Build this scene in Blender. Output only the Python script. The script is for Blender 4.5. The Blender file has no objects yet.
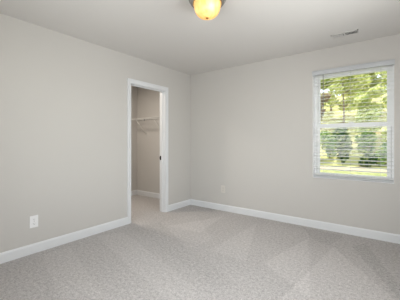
import bpy, bmesh, math, random
from mathutils import Vector, Matrix
R = math.radians
random.seed(7)
scene = bpy.context.scene
col = scene.collection

# ------------------------------------------------------------------ camera, sky, light, exposure
cam_d = bpy.data.cameras.new('camera')
cam = bpy.data.objects.new('camera', cam_d); col.objects.link(cam)
cam.location = (3.067, -3.80, 1.19)
cam.rotation_euler = (R(90), 0, R(36.8))
cam_d.sensor_width = 36; cam_d.lens = 258 / 400 * 36
cam_d.shift_y = -8.5 / 400
cam_d.clip_start = 0.02
scene.camera = cam

world = bpy.data.worlds.new('sky'); scene.world = world; world.use_nodes = True
wn = world.node_tree
sky = wn.nodes.new('ShaderNodeTexSky'); sky.sky_type = 'NISHITA'
sky.sun_disc = False; sky.sun_elevation = R(48); sky.sun_rotation = R(200)
hs = wn.nodes.new('ShaderNodeHueSaturation'); hs.inputs['Saturation'].default_value = .35
wn.links.new(sky.outputs[0], hs.inputs['Color']); wn.links.new(hs.outputs[0], wn.nodes['Background'].inputs[0])
wn.nodes['Background'].inputs[1].default_value = 0.42

sun_d = bpy.data.lights.new('sun', 'SUN'); sun_d.energy = 5.0; sun_d.angle = R(1.0)
sun_d.color = (1, .96, .86)
sun = bpy.data.objects.new('sun', sun_d); col.objects.link(sun)
sun.rotation_euler = (R(-28), 0, R(-20))       # high sun over the garden, falls on the slats' tops

def area(name, loc, rot, sx, sy, power, color=(1, 1, 1)):
    d = bpy.data.lights.new(name, 'AREA'); d.shape = 'RECTANGLE'; d.size = sx; d.size_y = sy
    d.energy = power; d.color = color
    o = bpy.data.objects.new(name, d); col.objects.link(o); o.location = loc; o.rotation_euler = rot
    return o
# fill light outside the invented right-wall window, added to brighten the room
area('added_side_fill', (3.80, -2.1, 1.45), (0, R(112), 0), 1.4, 1.7, 59, (1.0, .99, .98))
# added fill behind the camera, through an invented window, evens the room light
area('added_rear_fill', (2.15, -4.32, 1.45), (R(108), 0, 0), 1.9, 1.4, 58, (1.0, .99, .98))
# added fill at the closet ceiling, no fitting, out of view above the door head
area('added_closet_fill', (-.80, -1.35, 2.40), (0, 0, 0), .22, .22, 20, (1.0, .90, .78))

scene.view_settings.view_transform = 'Standard'
scene.view_settings.look = 'None'
scene.view_settings.exposure = 0.0
scene.view_settings.gamma = 1.0
scene.view_settings.use_curve_mapping = False

# ------------------------------------------------------------------ materials
def mat(name, color, rough=.6, metal=0, spec=.5):
    m = bpy.data.materials.new(name); m.use_nodes = True
    b = m.node_tree.nodes['Principled BSDF']
    b.inputs['Base Color'].default_value = (*color, 1)
    b.inputs['Roughness'].default_value = rough
    b.inputs['Metallic'].default_value = metal
    b.inputs['Specular IOR Level'].default_value = spec
    return m, m.node_tree, b
def bump(nt, b, scale, strength, dist=.002, detail=3):
    tc = nt.nodes.new('ShaderNodeTexCoord'); n = nt.nodes.new('ShaderNodeTexNoise')
    n.inputs['Scale'].default_value = scale; n.inputs['Detail'].default_value = detail
    bp = nt.nodes.new('ShaderNodeBump'); bp.inputs['Strength'].default_value = strength
    bp.inputs['Distance'].default_value = dist
    nt.links.new(tc.outputs['Object'], n.inputs['Vector'])
    nt.links.new(n.outputs['Fac'], bp.inputs['Height']); nt.links.new(bp.outputs[0], b.inputs['Normal'])
    return n
def noisy(nt, b, scale, c1, c2, detail=3, lo=.35, hi=.65):
    tc = nt.nodes.new('ShaderNodeTexCoord'); n = nt.nodes.new('ShaderNodeTexNoise')
    n.inputs['Scale'].default_value = scale; n.inputs['Detail'].default_value = detail
    r = nt.nodes.new('ShaderNodeValToRGB'); e = r.color_ramp.elements
    e[0].position = lo; e[1].position = hi; e[0].color = (*c1, 1); e[1].color = (*c2, 1)
    nt.links.new(tc.outputs['Object'], n.inputs['Vector'])
    nt.links.new(n.outputs['Fac'], r.inputs[0]); nt.links.new(r.outputs[0], b.inputs['Base Color'])

M = {}
WALL = (.555, .537, .515)
M['wall'], nt, b = mat('greige_wall_paint', WALL, .85, spec=.2); bump(nt, b, 220, .12)
M['ceiling'], nt, b = mat('ceiling_paint', (.68, .664, .645), .95, spec=.1); bump(nt, b, 90, .2)
M['trim'], nt, b = mat('white_trim_paint', (.70, .712, .73), .4); bump(nt, b, 60, .05)
M['vinyl'], nt, b = mat('white_vinyl', (.88, .885, .90), .35); bump(nt, b, 40, .03)
M['slat'], nt, b = mat('white_slat', (.87, .875, .89), .45); bump(nt, b, 30, .05)
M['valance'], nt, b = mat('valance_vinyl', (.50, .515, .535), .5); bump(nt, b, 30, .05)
M['cord'], nt, b = mat('white_cord', (.62, .62, .62), .8); bump(nt, b, 400, .3)
M['plate'], nt, b = mat('white_plastic', (.82, .82, .83), .3); bump(nt, b, 30, .02)
M['beige_plate'], nt, b = mat('painted_plastic', (.63, .60, .56), .5); bump(nt, b, 30, .05)
M['wand'], nt, b = mat('grey_wand', (.26, .26, .26), .4); bump(nt, b, 30, .05)
M['slot'], nt, b = mat('dark_slot', (.03, .03, .03), .7); bump(nt, b, 30, .05)
M['nickel'], nt, b = mat('brushed_nickel', (.46, .44, .42), .25, 1); bump(nt, b, 120, .1)
M['bronze'], nt, b = mat('bronze_finial', (.28, .13, .035), .35, .8); bump(nt, b, 120, .05)
M['darkmetal'], nt, b = mat('dark_bronze', (.035, .03, .028), .4, .8); bump(nt, b, 120, .05)
M['wire'], nt, b = mat('vinyl_coated_wire', (.72, .71, .69), .4); bump(nt, b, 120, .03)
M['duct'], nt, b = mat('duct_shadow', (.05, .05, .05), .9); bump(nt, b, 50, .1)
M['vent'], nt, b = mat('white_enamel', (.66, .65, .63), .4); bump(nt, b, 50, .03)
M['lawn'], nt, b = mat('lawn_grass', (.4, .45, .2), .9, spec=.1); noisy(nt, b, 3.0, (.24, .28, .10), (.44, .43, .21))
M['dirt'], nt, b = mat('pine_straw', (.5, .4, .3), .95, spec=.1); noisy(nt, b, 4.0, (.44, .34, .23), (.60, .49, .36))
M['bank'], nt, b = mat('bank_grass_and_straw', (.5, .5, .2), .95, spec=.1); noisy(nt, b, .9, (.36, .30, .17), (.60, .58, .26), 5, .36, .5)
M['bark'], nt, b = mat('bark', (.2, .14, .1), .9, spec=.1); noisy(nt, b, 14.0, (.20, .15, .12), (.42, .34, .27))

# glass pane: thin, mostly see-through
m = bpy.data.materials.new('window_glass'); m.use_nodes = True; nt = m.node_tree
nt.nodes.remove(nt.nodes['Principled BSDF'])
tr = nt.nodes.new('ShaderNodeBsdfTransparent'); tr.inputs[0].default_value = (.96, .98, .97, 1)
gl = nt.nodes.new('ShaderNodeBsdfGlossy'); gl.inputs['Roughness'].default_value = .02
fr = nt.nodes.new('ShaderNodeFresnel'); fr.inputs[0].default_value = 1.3
mx = nt.nodes.new('ShaderNodeMixShader')
nt.links.new(fr.outputs[0], mx.inputs[0]); nt.links.new(tr.outputs[0], mx.inputs[1]); nt.links.new(gl.outputs[0], mx.inputs[2])
nt.links.new(mx.outputs[0], nt.nodes['Material Output'].inputs[0]); M['glass'] = m

# alabaster lamp glass: amber, translucent, glowing
m = bpy.data.materials.new('amber_alabaster_glass'); m.use_nodes = True; nt = m.node_tree
b = nt.nodes['Principled BSDF']
tc = nt.nodes.new('ShaderNodeTexCoord'); n = nt.nodes.new('ShaderNodeTexNoise')
n.inputs['Scale'].default_value = 9; n.inputs['Detail'].default_value = 4; n.inputs['Distortion'].default_value = 1.2
r = nt.nodes.new('ShaderNodeValToRGB'); e = r.color_ramp.elements
e[0].position = .3; e[1].position = .7; e[0].color = (1, .56, .18, 1); e[1].color = (1, .80, .42, 1)
nt.links.new(tc.outputs['Object'], n.inputs['Vector']); nt.links.new(n.outputs['Fac'], r.inputs[0])
tl = nt.nodes.new('ShaderNodeBsdfTranslucent'); nt.links.new(r.outputs[0], tl.inputs[0])
nt.links.new(r.outputs[0], b.inputs['Base Color']); nt.links.new(r.outputs[0], b.inputs['Emission Color'])
b.inputs['Emission Strength'].default_value = .40; b.inputs['Roughness'].default_value = .25
mx = nt.nodes.new('ShaderNodeMixShader'); mx.inputs[0].default_value = .6
nt.links.new(b.outputs[0], mx.inputs[1]); nt.links.new(tl.outputs[0], mx.inputs[2])
nt.links.new(mx.outputs[0], nt.nodes['Material Output'].inputs[0]); M['lampglass'] = m

def leaf_mat(name, c1, c2, c3):
    m = bpy.data.materials.new(name); m.use_nodes = True; nt = m.node_tree
    b = nt.nodes['Principled BSDF']; b.inputs['Roughness'].default_value = .8; b.inputs['Specular IOR Level'].default_value = .08
    g = nt.nodes.new('ShaderNodeNewGeometry'); r = nt.nodes.new('ShaderNodeValToRGB')
    e = r.color_ramp.elements; e[0].color = (*c1, 1); e[1].color = (*c3, 1)
    k = e.new(.5); k.color = (*c2, 1)
    nt.links.new(g.outputs['Random Per Island'], r.inputs[0]); nt.links.new(r.outputs[0], b.inputs['Base Color'])
    tl = nt.nodes.new('ShaderNodeBsdfTranslucent'); nt.links.new(r.outputs[0], tl.inputs[0])
    mx = nt.nodes.new('ShaderNodeMixShader'); mx.inputs[0].default_value = .45
    nt.links.new(b.outputs[0], mx.inputs[1]); nt.links.new(tl.outputs[0], mx.inputs[2])
    nt.links.new(mx.outputs[0], nt.nodes['Material Output'].inputs[0]); return m
M['leaf_light'] = leaf_mat('pale_yellow_green_leaves', (.38, .46, .16), (.74, .78, .32), (.90, .88, .54))
M['leaf_mid'] = leaf_mat('mid_green_leaves', (.05, .12, .03), (.22, .40, .09), (.72, .74, .28))
M['leaf_dark'] = leaf_mat('dark_green_leaves', (.012, .04, .016), (.04, .13, .035), (.60, .64, .24))
M['leaf_rust'] = leaf_mat('rusty_brown_leaves', (.30, .20, .14), (.52, .40, .28), (.62, .62, .36))

# carpet with pile speckle and vacuum-cleaner swaths
M['carpet'], nt, b = mat('greige_loop_carpet', (.4, .38, .36), .95, spec=.05)
tc = nt.nodes.new('ShaderNodeTexCoord')
def mth(op, a, c, clamp=False):
    n = nt.nodes.new('ShaderNodeMath'); n.operation = op; n.use_clamp = clamp
    for i, v in enumerate((a, c)):
        if v is None: continue
        if isinstance(v, (int, float)): n.inputs[i].default_value = v
        else: nt.links.new(v, n.inputs[i])
    return n.outputs[0]
def poly_mask(pts, soft=.02):                      # pts ccw on the floor
    cx = sum(p[0] for p in pts) / len(pts); cy = sum(p[1] for p in pts) / len(pts)
    out = None
    for i in range(len(pts)):
        (x0, y0), (x1, y1) = pts[i], pts[(i + 1) % len(pts)]
        nx, ny = -(y1 - y0), (x1 - x0); L = math.hypot(nx, ny); nx /= L; ny /= L
        d0 = nx * x0 + ny * y0
        if nx * cx + ny * cy < d0: nx, ny, d0 = -nx, -ny, -d0
        dt = nt.nodes.new('ShaderNodeVectorMath'); dt.operation = 'DOT_PRODUCT'
        nt.links.new(tc.outputs['Object'], dt.inputs[0]); dt.inputs[1].default_value = (nx, ny, 0)
        s = mth('MULTIPLY', mth('SUBTRACT', dt.outputs['Value'], d0), 1 / soft, True)
        out = s if out is None else mth('MINIMUM', out, s)
    return out
def fl(px, py):                                    # where the carpet swath corner lies in the room
    d = 258 * 1.19 / (py - 141.5); a = (px - 200) / 258
    return (3.067 + d * (-.599 + .801 * a), -3.8 + d * (.801 + .599 * a))
swaths = [([(333, 246), (272, 306), (404, 306)], .055), ([(309, 237), (312, 300), (262, 263)], .05),
          ([(258, 222), (246, 262), (208, 250)], .04), ([(224, 216), (200, 233), (166, 226)], .05),
          ([(196, 214), (160, 222), (186, 250), (214, 240)], .025), ([(95, 236), (125, 232), (215, 300), (165, 300)], .035),
          ([(40, 255), (70, 246), (110, 300), (60, 300)], .03), ([(300, 226), (345, 236), (330, 246), (312, 240)], -.04),
          ([(130, 228), (160, 222), (238, 285), (222, 292)], -.02), ([(350, 246), (366, 243), (404, 290), (404, 306)], -.05)]
tot = None
for pts, amp in swaths:
    v = mth('MULTIPLY', poly_mask([fl(*p) for p in pts]), amp * 2)
    tot = v if tot is None else mth('ADD', tot, v)
def ntex(scale, detail):
    n = nt.nodes.new('ShaderNodeTexNoise'); n.inputs['Scale'].default_value = scale; n.inputs['Detail'].default_value = detail
    nt.links.new(tc.outputs['Object'], n.inputs['Vector']); return n.outputs['Fac']
n1, n2, n3 = ntex(36, 3), ntex(95, 2), ntex(1.6, 3)
spk = mth('ADD', mth('MULTIPLY', mth('SUBTRACT', n1, .5), .8), mth('MULTIPLY', mth('SUBTRACT', n2, .5), 1.2))
fac = mth('ADD', mth('ADD', spk, tot), mth('ADD', mth('MULTIPLY', mth('SUBTRACT', n3, .5), .12), 1.0))
vm = nt.nodes.new('ShaderNodeVectorMath'); vm.operation = 'SCALE'; vm.inputs[0].default_value = (.485, .464, .458)
nt.links.new(fac, vm.inputs['Scale']); nt.links.new(vm.outputs[0], b.inputs['Base Color'])
bp = nt.nodes.new('ShaderNodeBump'); bp.inputs['Strength'].default_value = .5; bp.inputs['Distance'].default_value = .006
nt.links.new(mth('ADD', n1, n2), bp.inputs['Height']); nt.links.new(bp.outputs[0], b.inputs['Normal'])

# ------------------------------------------------------------------ mesh helpers
def box(bm, x0, x1, y0, y1, z0, z1, mtx=None):
    vs = [bm.verts.new((x, y, z)) for x in (x0, x1) for y in (y0, y1) for z in (z0, z1)]
    for f in ((0, 1, 3, 2), (4, 6, 7, 5), (0, 4, 5, 1), (2, 3, 7, 6), (0, 2, 6, 4), (1, 5, 7, 3)):
        bm.faces.new([vs[i] for i in f])
    if mtx: bmesh.ops.transform(bm, matrix=mtx, verts=vs)
    return vs
def tube(bm, p0, p1, r, n=8, r2=None):
    p0, p1 = Vector(p0), Vector(p1); d = p1 - p0
    q = d.to_track_quat('Z', 'Y'); r2 = r if r2 is None else r2
    rings = []
    for p, rr in ((p0, r), (p1, r2)):
        rings.append([bm.verts.new(p + q @ Vector((math.cos(2 * math.pi * i / n) * rr, math.sin(2 * math.pi * i / n) * rr, 0))) for i in range(n)])
    for i in range(n):
        j = (i + 1) % n; bm.faces.new((rings[0][i], rings[0][j], rings[1][j], rings[1][i]))
    bm.faces.new(rings[0][::-1]); bm.faces.new(rings[1])
def lathe(bm, prof, n=48):                         # prof: (r, z) pairs, axis Z
    rings = []
    for r, z in prof:
        rings.append([bm.verts.new((0, 0, z))] if r < 1e-6 else
                     [bm.verts.new((r * math.cos(2 * math.pi * i / n), r * math.sin(2 * math.pi * i / n), z)) for i in range(n)])
    for a, c in zip(rings, rings[1:]):
        for i in range(n):
            j = (i + 1) % n
            if len(a) == 1 and len(c) == 1: continue
            if len(a) == 1: bm.faces.new((a[0], c[i], c[j]))
            elif len(c) == 1: bm.faces.new((a[i], a[j], c[0]))
            else: bm.faces.new((a[i], a[j], c[j], c[i]))
def prism(bm, prof, p0, p1, up=(0, 0, 1), out=(1, 0, 0)):   # profile (out, up) swept from p0 to p1
    up, out, p0, p1 = Vector(up), Vector(out), Vector(p0), Vector(p1)
    a = [bm.verts.new(p0 + out * u + up * v) for u, v in prof]
    c = [bm.verts.new(p1 + out * u + up * v) for u, v in prof]
    n = len(prof)
    for i in range(n):
        j = (i + 1) % n; bm.faces.new((a[i], a[j], c[j], c[i]))
    bm.faces.new(a[::-1]); bm.faces.new(c)
def obj(name, bm, m, parent=None, smooth=False, bevel=0):
    bmesh.ops.recalc_face_normals(bm, faces=bm.faces[:])
    me = bpy.data.meshes.new(name); bm.to_mesh(me); bm.free()
    if smooth:
        for p in me.polygons: p.use_smooth = True
    me.materials.append(M[m])
    o = bpy.data.objects.new(name, me); col.objects.link(o)
    if parent: o.parent = parent
    if bevel:
        md = o.modifiers.new('bevel', 'BEVEL'); md.width = bevel; md.segments = 2; md.limit_method = 'ANGLE'
    return o
def struct(name, bm, m, parent=None, **k):
    o = obj(name, bm, m, parent, **k)
    if not parent: o['kind'] = 'structure'
    return o
def thing(name, label, cat, loc=(0, 0, 0), rotz=0, group=None):
    o = bpy.data.objects.new(name, None); col.objects.link(o); o.empty_display_size = .1
    o.location = loc; o.rotation_euler = (0, 0, rotz); o['label'] = label; o['category'] = cat
    if group: o['group'] = group
    return o
def structE(name, loc=(0, 0, 0)):
    o = bpy.data.objects.new(name, None); col.objects.link(o); o.location = loc; o['kind'] = 'structure'; return o
BM = bmesh.new

# ------------------------------------------------------------------ room shell
H = 2.444; X1 = 3.60; YF = -4.10; CL = -1.54; T = .12; WT = .16
WX0, WX1, WZ0, WZ1 = 2.178, 3.078, .690, 2.150      # window opening in the back wall
DY0, DY1, DZ = -1.400, -.665, 2.055                # rough door opening in the left wall
SY0, SY1, SZ0, SZ1 = -3.0, -1.2, .70, 2.15          # opening for the added side window

bm = BM(); box(bm, CL - T, X1 + WT, YF - WT, WT, -.12, 0); struct('floor', bm, 'carpet')
bm = BM(); box(bm, CL - T, X1 + WT, YF - WT, WT, H, H + .12); struct('ceiling', bm, 'ceiling')
bm = BM()
box(bm, -T, WX0, 0, WT, 0, H); box(bm, WX1, X1 + WT, 0, WT, 0, H)
box(bm, WX0, WX1, 0, WT, 0, WZ0); box(bm, WX0, WX1, 0, WT, WZ1, H); struct('wall_back', bm, 'wall')
bm = BM()
box(bm, -T, 0, YF, DY0, 0, H); box(bm, -T, 0, DY1, 0, 0, H); box(bm, -T, 0, DY0, DY1, DZ, H)
struct('wall_left', bm, 'wall')
bm = BM()
box(bm, X1, X1 + WT, YF, SY0, 0, H); box(bm, X1, X1 + WT, SY1, 0, 0, H)
box(bm, X1, X1 + WT, SY0, SY1, 0, SZ0); box(bm, X1, X1 + WT, SY0, SY1, SZ1, H); struct('wall_right', bm, 'wall')
bm = BM(); FX0, FX1 = 1.15, 3.15  # opening for the added window behind the camera
box(bm, CL - T, FX0, YF - WT, YF, 0, H); box(bm, FX1, X1 + WT, YF - WT, YF, 0, H)
box(bm, FX0, FX1, YF - WT, YF, 0, SZ0); box(bm, FX0, FX1, YF - WT, YF, SZ1, H); struct('wall_front', bm, 'wall')
bm = BM(); box(bm, CL - T, -T, 0, WT, 0, H); struct('wall_closet_back', bm, 'wall')
bm = BM(); box(bm, CL - T, CL, -2.2, 0, 0, H); struct('wall_closet_left', bm, 'wall')
bm = BM(); box(bm, CL - T, -T, -2.3, -2.2, 0, H); struct('wall_closet_front', bm, 'wall')

BB = [(0, 0), (.014, 0), (.014, .086), (.011, .096), (.005, .104), (0, .104)]
def base(name, p0, p1, out):
    bm = BM(); prism(bm, BB, p0, p1, out=out); struct(name, bm, 'trim')
CW = .068
base('baseboard_back', (.0, 0, 0), (X1, 0, 0), (0, -1, 0))
base('baseboard_left', (0, YF, 0), (0, DY0 + .018 - CW, 0), (1, 0, 0))
base('baseboard_left_corner', (0, DY1 - .018 + CW, 0), (0, -.014, 0), (1, 0, 0))
base('baseboard_right', (X1, YF, 0), (X1, -.014, 0), (-1, 0, 0))
base('baseboard_front', (.014, YF, 0), (X1 - .014, YF, 0), (0, 1, 0))
base('baseboard_closet_back', (CL, 0, 0), (-T, 0, 0), (0, -1, 0))
base('baseboard_closet_left', (CL, -2.2, 0), (CL, -.014, 0), (1, 0, 0))
base('baseboard_closet_right', (-T, DY1 + .05, 0), (-T, -.014, 0), (-1, 0, 0))

# closet doorway: jamb, stop, mitred casing, strike plate
door = structE('door_1', (0, 0, 0))
J = .018; jy0, jy1, jz = DY0 + J, DY1 - J, DZ - J
bm = BM(); box(bm, -T, 0, DY0, jy0, 0, DZ); box(bm, -T, 0, jy1, DY1, 0, DZ); box(bm, -T, 0, jy0, jy1, jz, DZ)
obj('door_jamb', bm, 'trim', door)
bm = BM(); box(bm, -.075, -.045, jy0, jy0 + .011, 0, jz); box(bm, -.075, -.045, jy1 - .011, jy1, 0, jz)
box(bm, -.075, -.045, jy0 + .011, jy1 - .011, jz - .011, jz); obj('door_stop', bm, 'trim', door)
def casing(parent, y0, y1, z1, x, s):
    r = .006; prof = [(0, 0), (.010, 0), (.013, .010), (.012, .022), (.017, .040), (.017, .060), (.012, CW - r), (0, CW - r)]
    # path corners (inner line), offset outward by profile coordinate v
    bm = BM(); secs = []
    for (py, pz, oy, oz) in ((y0 - r, 0, -1, 0), (y0 - r, z1 + r, -1, 1), (y1 + r, z1 + r, 1, 1), (y1 + r, 0, 1, 0)):
        secs.append([bm.verts.new((x + s * u, py + oy * v, pz + oz * v)) for u, v in prof])
    n = len(prof)
    for a, c in zip(secs, secs[1:]):
        for i in range(n):
            j = (i + 1) % n; bm.faces.new((a[i], a[j], c[j], c[i]))
    bm.faces.new(secs[0]); bm.faces.new(secs[-1][::-1])
    obj('door_casing', bm, 'trim', parent)
casing(door, jy0, jy1, jz, 0, 1); casing(door, jy0, jy1, jz, -T, -1)
bm = BM(); box(bm, -.116, -.090, jy1 - .002, jy1 + .001, .875, .945); box(bm, -.122, -.113, jy1 - .004, jy1 + .001, .890, .930)
o = obj('strike_plate', bm, 'darkmetal', door); o['label'] = 'small dark metal latch strike plate'

# ------------------------------------------------------------------ windows
def window(name, x0, x1, z0, z1, mtx):
    w = structE(name); w.matrix_world = mtx
    FW = .060; ya, yb = .075, .150; zm = (z0 + z1) / 2 - .018
    bm = BM(); FL = .045                                   # outer vinyl frame
    box(bm, x0, x0 + FL, ya, yb, z0, z1); box(bm, x1 - FL, x1, ya, yb, z0, z1)
    box(bm, x0 + FL, x1 - FL, ya, yb, z1 - FL, z1); box(bm, x0 + FL, x1 - FL, ya, yb, z0, z0 + .03)
    obj('window_frame', bm, 'vinyl', w, bevel=.002)
    for nm, a, c, y0, y1 in (('upper_sash', zm - .01, z1 - FL, .118, .142), ('lower_sash', z0 + .03, zm + .032, .086, .112)):
        b0 = .040 if nm == 'lower_sash' else .034; t0 = .060 if nm == 'lower_sash' else .034; sx = .026
        bm = BM()
        box(bm, x0 + FL, x0 + FL + sx, y0, y1, a, c); box(bm, x1 - FL - sx, x1 - FL, y0, y1, a, c)
        box(bm, x0 + FL + sx, x1 - FL - sx, y0, y1, a, a + b0); box(bm, x0 + FL + sx, x1 - FL - sx, y0, y1, c - t0, c)
        s = obj(nm, bm, 'vinyl', w, bevel=.002)
        bm = BM(); ym = (y0 + y1) / 2
        box(bm, x0 + FL + sx, x1 - FL - sx, ym - .002, ym + .002, a + b0, c - t0); obj('pane', bm, 'glass', s)
    bm = BM()
    for sa in (x0 + .034, x1 - .030): box(bm, sa, sa + .004, ya - .0015, ya, z0 + .02, zm - .025)
    o = obj('sash_track', bm, 'wand', w); o['label'] = 'thin grey sash track line'
    bm = BM(); box(bm, (x0 + x1) / 2 - .03, (x0 + x1) / 2 + .03, .092, .108, zm + .032, zm + .044)
    obj('sash_lock', bm, 'vinyl', w, bevel=.003)
    bm = BM(); box(bm, x0, x0 + .004, 0, ya, z0 + .012, z1); box(bm, x1 - .004, x1, 0, ya, z0 + .012, z1)
    obj('window_jamb', bm, 'vinyl', w)
    bm = BM(); box(bm, x0, x1, .0, ya, z0, z0 + .012); obj('window_sill', bm, 'trim', w, bevel=.003)
    return w
window('window_1', WX0, WX1, WZ0, WZ1, Matrix.Identity(4))
# side window, unseen, added to let fill light in: local +x -> world -y, local +y -> world +x
window('added_side_window', -SY1, -SY0, SZ0, SZ1, Matrix.Translation((X1, 0, 0)) @ Matrix.Rotation(R(-90), 4, 'Z'))

window('added_rear_window', -FX1, -FX0, SZ0, SZ1, Matrix.Translation((0, YF, 0)) @ Matrix.Rotation(R(180), 4, 'Z'))  # invented rear window, out of view, lets the added fill in

# ------------------------------------------------------------------ blind
bl = thing('window_blind', 'white horizontal-slat blind lowered over the window, slats open', 'blind', ((WX0 + WX1) / 2, .026, WZ0))
bx0, bx1 = WX0 + .005 - bl.location.x, WX1 - .005 - bl.location.x
hz = WZ1 - WZ0
bm = BM()
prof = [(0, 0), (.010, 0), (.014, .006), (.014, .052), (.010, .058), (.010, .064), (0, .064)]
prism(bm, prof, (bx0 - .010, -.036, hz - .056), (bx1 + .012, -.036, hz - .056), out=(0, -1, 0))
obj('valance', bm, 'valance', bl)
bm = BM(); box(bm, bx0 + .002, bx1 - .002, -.024, .028, hz - .048, hz - .002); obj('headrail', bm, 'slat', bl, bevel=.002)
bm = BM(); z = hz - .062; zs = []
while z > .085:
    zs.append(z)
    tilt = R(6)
    for k, (ya, yb, dz0, dz1) in enumerate(((-.0245, -.008, -.0012, .0008), (-.008, .008, .0008, .0008), (.008, .0245, .0008, -.0012))):
        vs = []
        for xx in (bx0 + .001, bx1 - .001):
            for (yy, dz) in ((ya, dz0), (yb, dz1)):
                for th in (-.0014, .0014):
                    zz = z + dz + th + yy * math.tan(tilt)
                    vs.append(bm.verts.new((xx, yy, zz)))
        for f in ((0, 1, 3, 2), (4, 6, 7, 5), (0, 4, 5, 1), (2, 3, 7, 6), (0, 2, 6, 4), (1, 5, 7, 3)):
            bm.faces.new([vs[i] for i in f])
    z -= .0455
obj('slats', bm, 'slat', bl)
bm = BM()                                             # spare slats resting on the rail
for k in range(4): box(bm, bx0 + .002, bx1 - .002, -.0245, .0245, .040 + k * .006, .043 + k * .006)
obj('stacked_slats', bm, 'slat', bl)
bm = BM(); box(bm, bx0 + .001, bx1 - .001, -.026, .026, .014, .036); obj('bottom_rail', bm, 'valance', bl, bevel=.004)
for fx in (.14, .5, .86):
    bm = BM(); xx = bx0 + (bx1 - bx0) * fx
    for yy in (-.0262, .0262): tube(bm, (xx, yy, .030), (xx, yy, hz - .045), .0009, 5)
    for z in zs: tube(bm, (xx, -.0262, z - .003), (xx, .0262, z - .003), .0006, 4)
    obj('ladder_cord', bm, 'cord', bl)
bm = BM(); xx = bx0 + .128; tube(bm, (xx, -.040, hz - .58), (xx, -.034, hz - .05), .0042, 6)
tube(bm, (xx, -.040, hz - .61), (xx, -.040, hz - .58), .0055, 6)
o = obj('tilt_wand', bm, 'wand', bl, smooth=True); o['label'] = 'thin grey tilt wand'

# ------------------------------------------------------------------ ceiling light
lx, ly = 1.786, -1.983
cl = thing('ceiling_light', 'flush-mount dome ceiling light with glowing amber glass and nickel ring', 'ceiling light', (lx, ly, H))
bm = BM()
lathe(bm, [(0, 0), (.158, 0), (.165, -.005), (.167, -.014), (.163, -.021), (.164, -.030), (.160, -.040), (.151, -.052), (.147, -.056), (.146, -.062),
           (.139, -.069), (.126, -.071), (.119, -.067), (.121, -.040), (0, -.025)])
obj('nickel_pan', bm, 'nickel', cl, smooth=True)
bm = BM(); prof = []
for k in range(0, 17):
    t = k / 16 * math.pi / 2; prof.append((.117 * math.cos(t) ** .7 if k < 16 else 0, -.066 - .125 * math.sin(t)))
lathe(bm, prof, 64); obj('glass_dome', bm, 'lampglass', cl, smooth=True)
bm = BM(); lathe(bm, [(0, -.186), (.013, -.186), (.014, -.191), (.010, -.194), (.009, -.197), (.005, -.200), (0, -.201)], 20)
o = obj('finial', bm, 'bronze', cl, smooth=True); o['label'] = 'small bronze finial'
for i, (dx, dy, pw) in enumerate(((.062, -.040, .34), (-.030, -.060, .03))):
    d = bpy.data.lights.new('bulb', 'POINT'); d.energy = pw; d.color = (1, .93, .8); d.shadow_soft_size = .028
    o = bpy.data.objects.new('bulb', d); col.objects.link(o); o.parent = cl; o.location = (dx, dy, -.118)

# ------------------------------------------------------------------ ceiling vent
vt = thing('ceiling_vent', 'small white rectangular air register set in the ceiling near the window', 'vent', (2.615, -.383, H))
L, W = .140, .056
bm = BM()
for (a, c, d, e) in ((-L, -L + .014, -W, W), (L - .014, L, -W, W), (-L, L, -W, -W + .014), (-L, L, W - .014, W), (-.009, .009, -W, W)):
    box(bm, a, c, d, e, -.006, 0)
obj('register_frame', bm, 'vent', vt)
bm = BM(); box(bm, -L + .012, L - .012, -W + .012, W - .012, -.0015, 0); obj('backing', bm, 'duct', vt)
for s in (-1, 1):
    bm = BM()
    for k in range(9):
        xc = s * (.020 + k * .0130)
        mtx = Matrix.Translation((xc, 0, -.008)) @ Matrix.Rotation(R(42 if s > 0 else -38), 4, 'Y')
        box(bm, -.0058, .0058, -W + .013, W - .013, -.0006, .0006, mtx)
    obj('louvres', bm, 'vent', vt)

# ------------------------------------------------------------------ outlets
def outlet(name, label, loc, rotz, m):
    t = thing(name, label, 'outlet', loc, rotz)          # local: plate faces -y
    bm = BM(); box(bm, -.041, .041, -.006, 0, -.063, .063); obj('cover_plate', bm, m, t, bevel=.004)
    for s in (1, -1):
        bm = BM(); z0 = s * .0235
        pts = []
        for k in range(20):
            a = 2 * math.pi * k / 20; pts.append((.0175 * math.cos(a), max(-.0135, min(.0135, .0175 * math.sin(a)))))
        a1 = [bm.verts.new((x, -.006, z0 + z)) for x, z in pts]; a2 = [bm.verts.new((x, -.0085, z0 + z)) for x, z in pts]
        for i in range(20): bm.faces.new((a1[i], a1[(i + 1) % 20], a2[(i + 1) % 20], a2[i]))
        bm.faces.new(a2); f = obj('socket_face', bm, m, t)
        bm = BM(); box(bm, -.0085, -.0060, -.0090, -.0084, z0 - .001, z0 + .008); box(bm, .0060, .0085, -.0090, -.0084, z0, z0 + .007)
        box(bm, -.0025, .0025, -.0090, -.0084, z0 - .010, z0 - .005); obj('slots', bm, 'slot', f)
    bm = BM(); tube(bm, (0, -.0075, 0), (0, -.0058, 0), .0032, 10); obj('screw', bm, 'nickel', t)
    return t
outlet('wall_outlet', 'white duplex power outlet low on the left wall', (0, -2.658, .337), R(90), 'plate')
outlet('wall_outlet', 'wall-coloured power outlet low on the back wall', (.724, 0, .37), 0, 'beige_plate')

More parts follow.
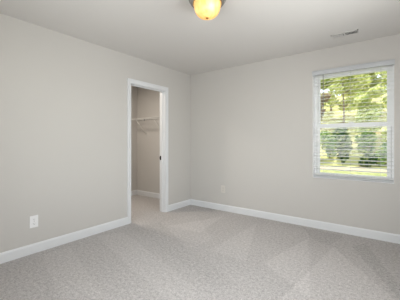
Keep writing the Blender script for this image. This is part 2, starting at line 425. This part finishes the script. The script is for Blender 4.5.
# ------------------------------------------------------------------ closet wire shelf
ws = thing('wire_closet_shelf', 'white wire closet shelf on slanted braces along the closet wall', 'shelf', (CL, 0, 1.665))
Ls = -CL - T; bm = BM()
dz = .30
for (yy, zz, rr) in ((-dz, 0, .0042), (-dz, -.022, .0042), (-.010, 0, .0035), (-dz * .5, -.004, .0035)):
    tube(bm, (.004, yy, zz), (Ls - .004, yy, zz), rr, 8)
obj('long_wires', bm, 'wire', ws, smooth=True)
bm = BM(); x = .012
while x < Ls - .006:
    tube(bm, (x, -.004, .004), (x, -dz, .004), .0016, 5); tube(bm, (x, -dz, .004), (x, -dz, -.022), .0016, 5); x += .0254
o = obj('cross_wires', bm, 'wire', ws)
for xx in (.32, .84):
    bm = BM(); tube(bm, (xx, -dz, -.022), (xx, -.006, -.33), .0055, 8); tube(bm, (xx, -.008, -.36), (xx, -.008, -.31), .008, 8)
    obj('brace', bm, 'wire', ws, smooth=True)
for xx in (.20, .60, 1.0):
    bm = BM(); box(bm, xx - .008, xx + .008, -.014, 0, -.012, .010); obj('wall_clip', bm, 'wire', ws)
for xx in (.58,):
    bm = BM(); box(bm, xx - .006, xx + .006, -dz - .004, -dz + .010, -.060, -.020); obj('rod_hook', bm, 'wand', ws, bevel=.002)

# ------------------------------------------------------------------ garden outside
GZ = -.45
def gz(y):                                          # flat lawn, then a grassy bank rising to the woods
    return GZ if y < 15.5 else GZ + .27 * (y - 15.5) * min(1, (y - 15.5) / 3)
bm = BM(); box(bm, -40, 40, WT + .02, 15.5, GZ - .2, GZ); struct('ground_lawn', bm, 'lawn')
bm = BM(); prev = None
for k in range(30):
    y = 15.5 + k * 1.4
    row = [bm.verts.new((-40 + 4 * i, y, gz(y) + (.25 * math.sin(i * 1.3 + y * .6) if 0 < k else 0))) for i in range(21)]
    if prev:
        for i in range(20): bm.faces.new((prev[i], prev[i + 1], row[i + 1], row[i]))
    prev = row
struct('ground_bank', bm, 'bank', smooth=True)
bm = BM(); n = 40; a = []; c = []
for i in range(n + 1):
    x = -25 + 50 * i / n
    a.append((x, 12.7 + .25 * math.sin(x * .7))); c.append((x, 14.1 + .3 * math.sin(x * .45 + 1)))
v1 = [bm.verts.new((x, y, GZ + .02)) for x, y in a]; v2 = [bm.verts.new((x, y, GZ + .02)) for x, y in c]
v3 = [bm.verts.new((x, y, GZ)) for x, y in a]; v4 = [bm.verts.new((x, y, GZ)) for x, y in c]
for i in range(n):
    bm.faces.new((v1[i], v1[i + 1], v2[i + 1], v2[i])); bm.faces.new((v3[i], v3[i + 1], v1[i + 1], v1[i])); bm.faces.new((v2[i], v2[i + 1], v4[i + 1], v4[i]))
struct('path', bm, 'dirt')

def leaves(name, blobs, count, size, m, parent):
    verts, faces = [], []
    wts = [rx * ry * rz for (_, _, _, rx, ry, rz) in blobs]
    for _ in range(count):
        cx, cy, cz, rx, ry, rz = random.choices(blobs, wts)[0]
        while True:
            u = Vector((random.uniform(-1, 1), random.uniform(-1, 1), random.uniform(-1, 1)))
            if .35 < u.length < 1: break
        p = Vector((cx + u.x * rx, cy + u.y * ry, cz + u.z * rz))
        q = Vector((random.gauss(0, 1), random.gauss(0, 1), random.gauss(0, 1))).normalized()
        t = q.orthogonal().normalized(); w = q.cross(t); s = size * random.uniform(.6, 1.4)
        k = len(verts)
        verts += [p - t * s, p - w * s * .45 + q * s * .12, p + t * s, p + w * s * .45 + q * s * .12]
        faces.append((k, k + 1, k + 2, k + 3))
    me = bpy.data.meshes.new(name); me.from_pydata([tuple(v) for v in verts], [], faces); me.materials.append(M[m])
    o = bpy.data.objects.new(name, me); col.objects.link(o); o.parent = parent; return o
def tree(x, y, h, spread, m, label, count=2600, size=.22, group=None, bare=.25, name='tree'):
    t = thing(name, label, 'tree' if name == 'tree' else 'shrub', (x, y, gz(y)), 0, group)
    bm = BM(); p = Vector((0, 0, -.05)); r = h * .012 + .02; tips = []
    seg = 6
    for k in range(seg):
        q = p + Vector((random.uniform(-.12, .12), random.uniform(-.12, .12), h * .85 / seg))
        tube(bm, p, q, r, 8, r * .8); r *= .8; p = q
        if k >= 1:
            for _ in range(3):
                a = random.uniform(0, 6.283); ln = spread * random.uniform(.5, .9)
                e = q + Vector((math.cos(a) * ln, math.sin(a) * ln, ln * random.uniform(.2, .7)))
                tube(bm, q, e, r * .6, 6, r * .2); tips.append(e)
    obj('trunk', bm, 'bark', t)
    blobs = []
    for e in tips:
        if e.z < h * bare: continue
        s = spread * random.uniform(.35, .6); blobs.append((e.x, e.y, e.z, s, s, s * .7))
    for _ in range(5):
        z = random.uniform(max(bare, .4), 1) * h; s = spread * .55
        blobs.append((random.uniform(-.4, .4) * spread, random.uniform(-.4, .4) * spread, z, s, s, s * .8))
    leaves('foliage', blobs, count, size, m, t); return t
def shrub(x, y, h, w, m, label, count=520, size=.17, group=None):
    t = thing('shrub', label, 'shrub', (x, y, gz(y)), 0, group)
    bm = BM()
    for k in range(7):
        a = k * .9; tube(bm, (0, 0, -.03), (math.cos(a) * w * .4, math.sin(a) * w * .4, h * .75), .022, 5, .008)
    obj('stems', bm, 'bark', t)
    blobs = [(random.uniform(-.5, .5) * w, random.uniform(-.5, .5) * w, random.uniform(.25, .75) * h, w * .5, w * .5, h * .33) for _ in range(7)]
    leaves('foliage', blobs, count, size, m, t); return t

GT = 'trees beyond the lawn outside the window'; GS = 'shrubs along the far edge of the lawn'
for (x, y, h, s, m, lb) in (
    (-9.5, 22, 9, 2.0, 'leaf_light', 'tall pale tree far to the left of the lawn'),
    (-5.6, 25, 9, 1.9, 'leaf_light', 'tall pale-leaved tree at the upper left of the window'),
    (-.9, 25, 9, 1.7, 'leaf_light', 'pale-leaved tree in the middle of the upper sash'),
    (3.9, 23.6, 9, 1.7, 'leaf_light', 'tall pale yellow-green tree at the upper right of the window'),
    (7.6, 25, 9, 2.0, 'leaf_light', 'yellow-green tree beyond the right edge of the window'),
    (11.8, 23, 9, 2.0, 'leaf_mid', 'green tree furthest right beyond the lawn'),
    (-2.5, 20.8, 4.6, .8, 'leaf_rust', 'slender tree with rusty brown foliage left of centre in the window'),
    (1.5, 20.4, 4.4, .9, 'leaf_light', 'smaller pale tree in front of the tall ones, right half of the window')):
    tree(x, y, h, s, m, lb, group=GT)
for i in range(9):
    x = -18 + i * 4.6
    tree(x, 32 + (i % 2) * 6.0, 12, 2.3, 'leaf_light', 'background tree in the woods behind the garden', 4200, .42, 'woods in the background', .03)
for (x, y, h, w, m, lb) in (
    (-5.0, 17.0, 2.3, 1.5, 'leaf_mid', 'bushy green shrub at the far left of the lawn edge'),
    (-1.95, 16.6, 2.2, .75, 'leaf_dark', 'dark green shrub at the left edge of the lower pane'),
    (-.75, 17.6, 2.0, .8, 'leaf_mid', 'mid-green shrub between two dark shrubs in the lower pane'),
    (.25, 16.4, 2.5, .75, 'leaf_dark', 'large dark green bush in the centre of the lower pane'),
    (1.7, 16.2, 1.1, .55, 'leaf_dark', 'low dark bush at the foot of the large central bush'),
    (1.6, 18.6, 1.6, .8, 'leaf_mid', 'mid-green shrub up the bank right of the dark central bush'),
    (2.7, 16.8, 1.5, .8, 'leaf_mid', 'leafy green shrub at the right of the lower pane'),
    (4.2, 17.4, 1.9, 1.0, 'leaf_light', 'pale shrub just past the right edge of the window'),
    (-.5, 20.2, 1.7, .8, 'leaf_dark', 'dark shrub higher on the bank, behind the central bush'),
    (3.0, 20.0, 1.6, .8, 'leaf_light', 'pale shrub high on the bank at the right'),
    (-4.2, 19.6, 1.6, .8, 'leaf_dark', 'dark shrub on the bank left of the rusty tree'),
    (6.6, 17.2, 2.6, 1.3, 'leaf_mid', 'broad green shrub to the far right of the lawn')):
    shrub(x, y, h, w, m, lb, group=GS)
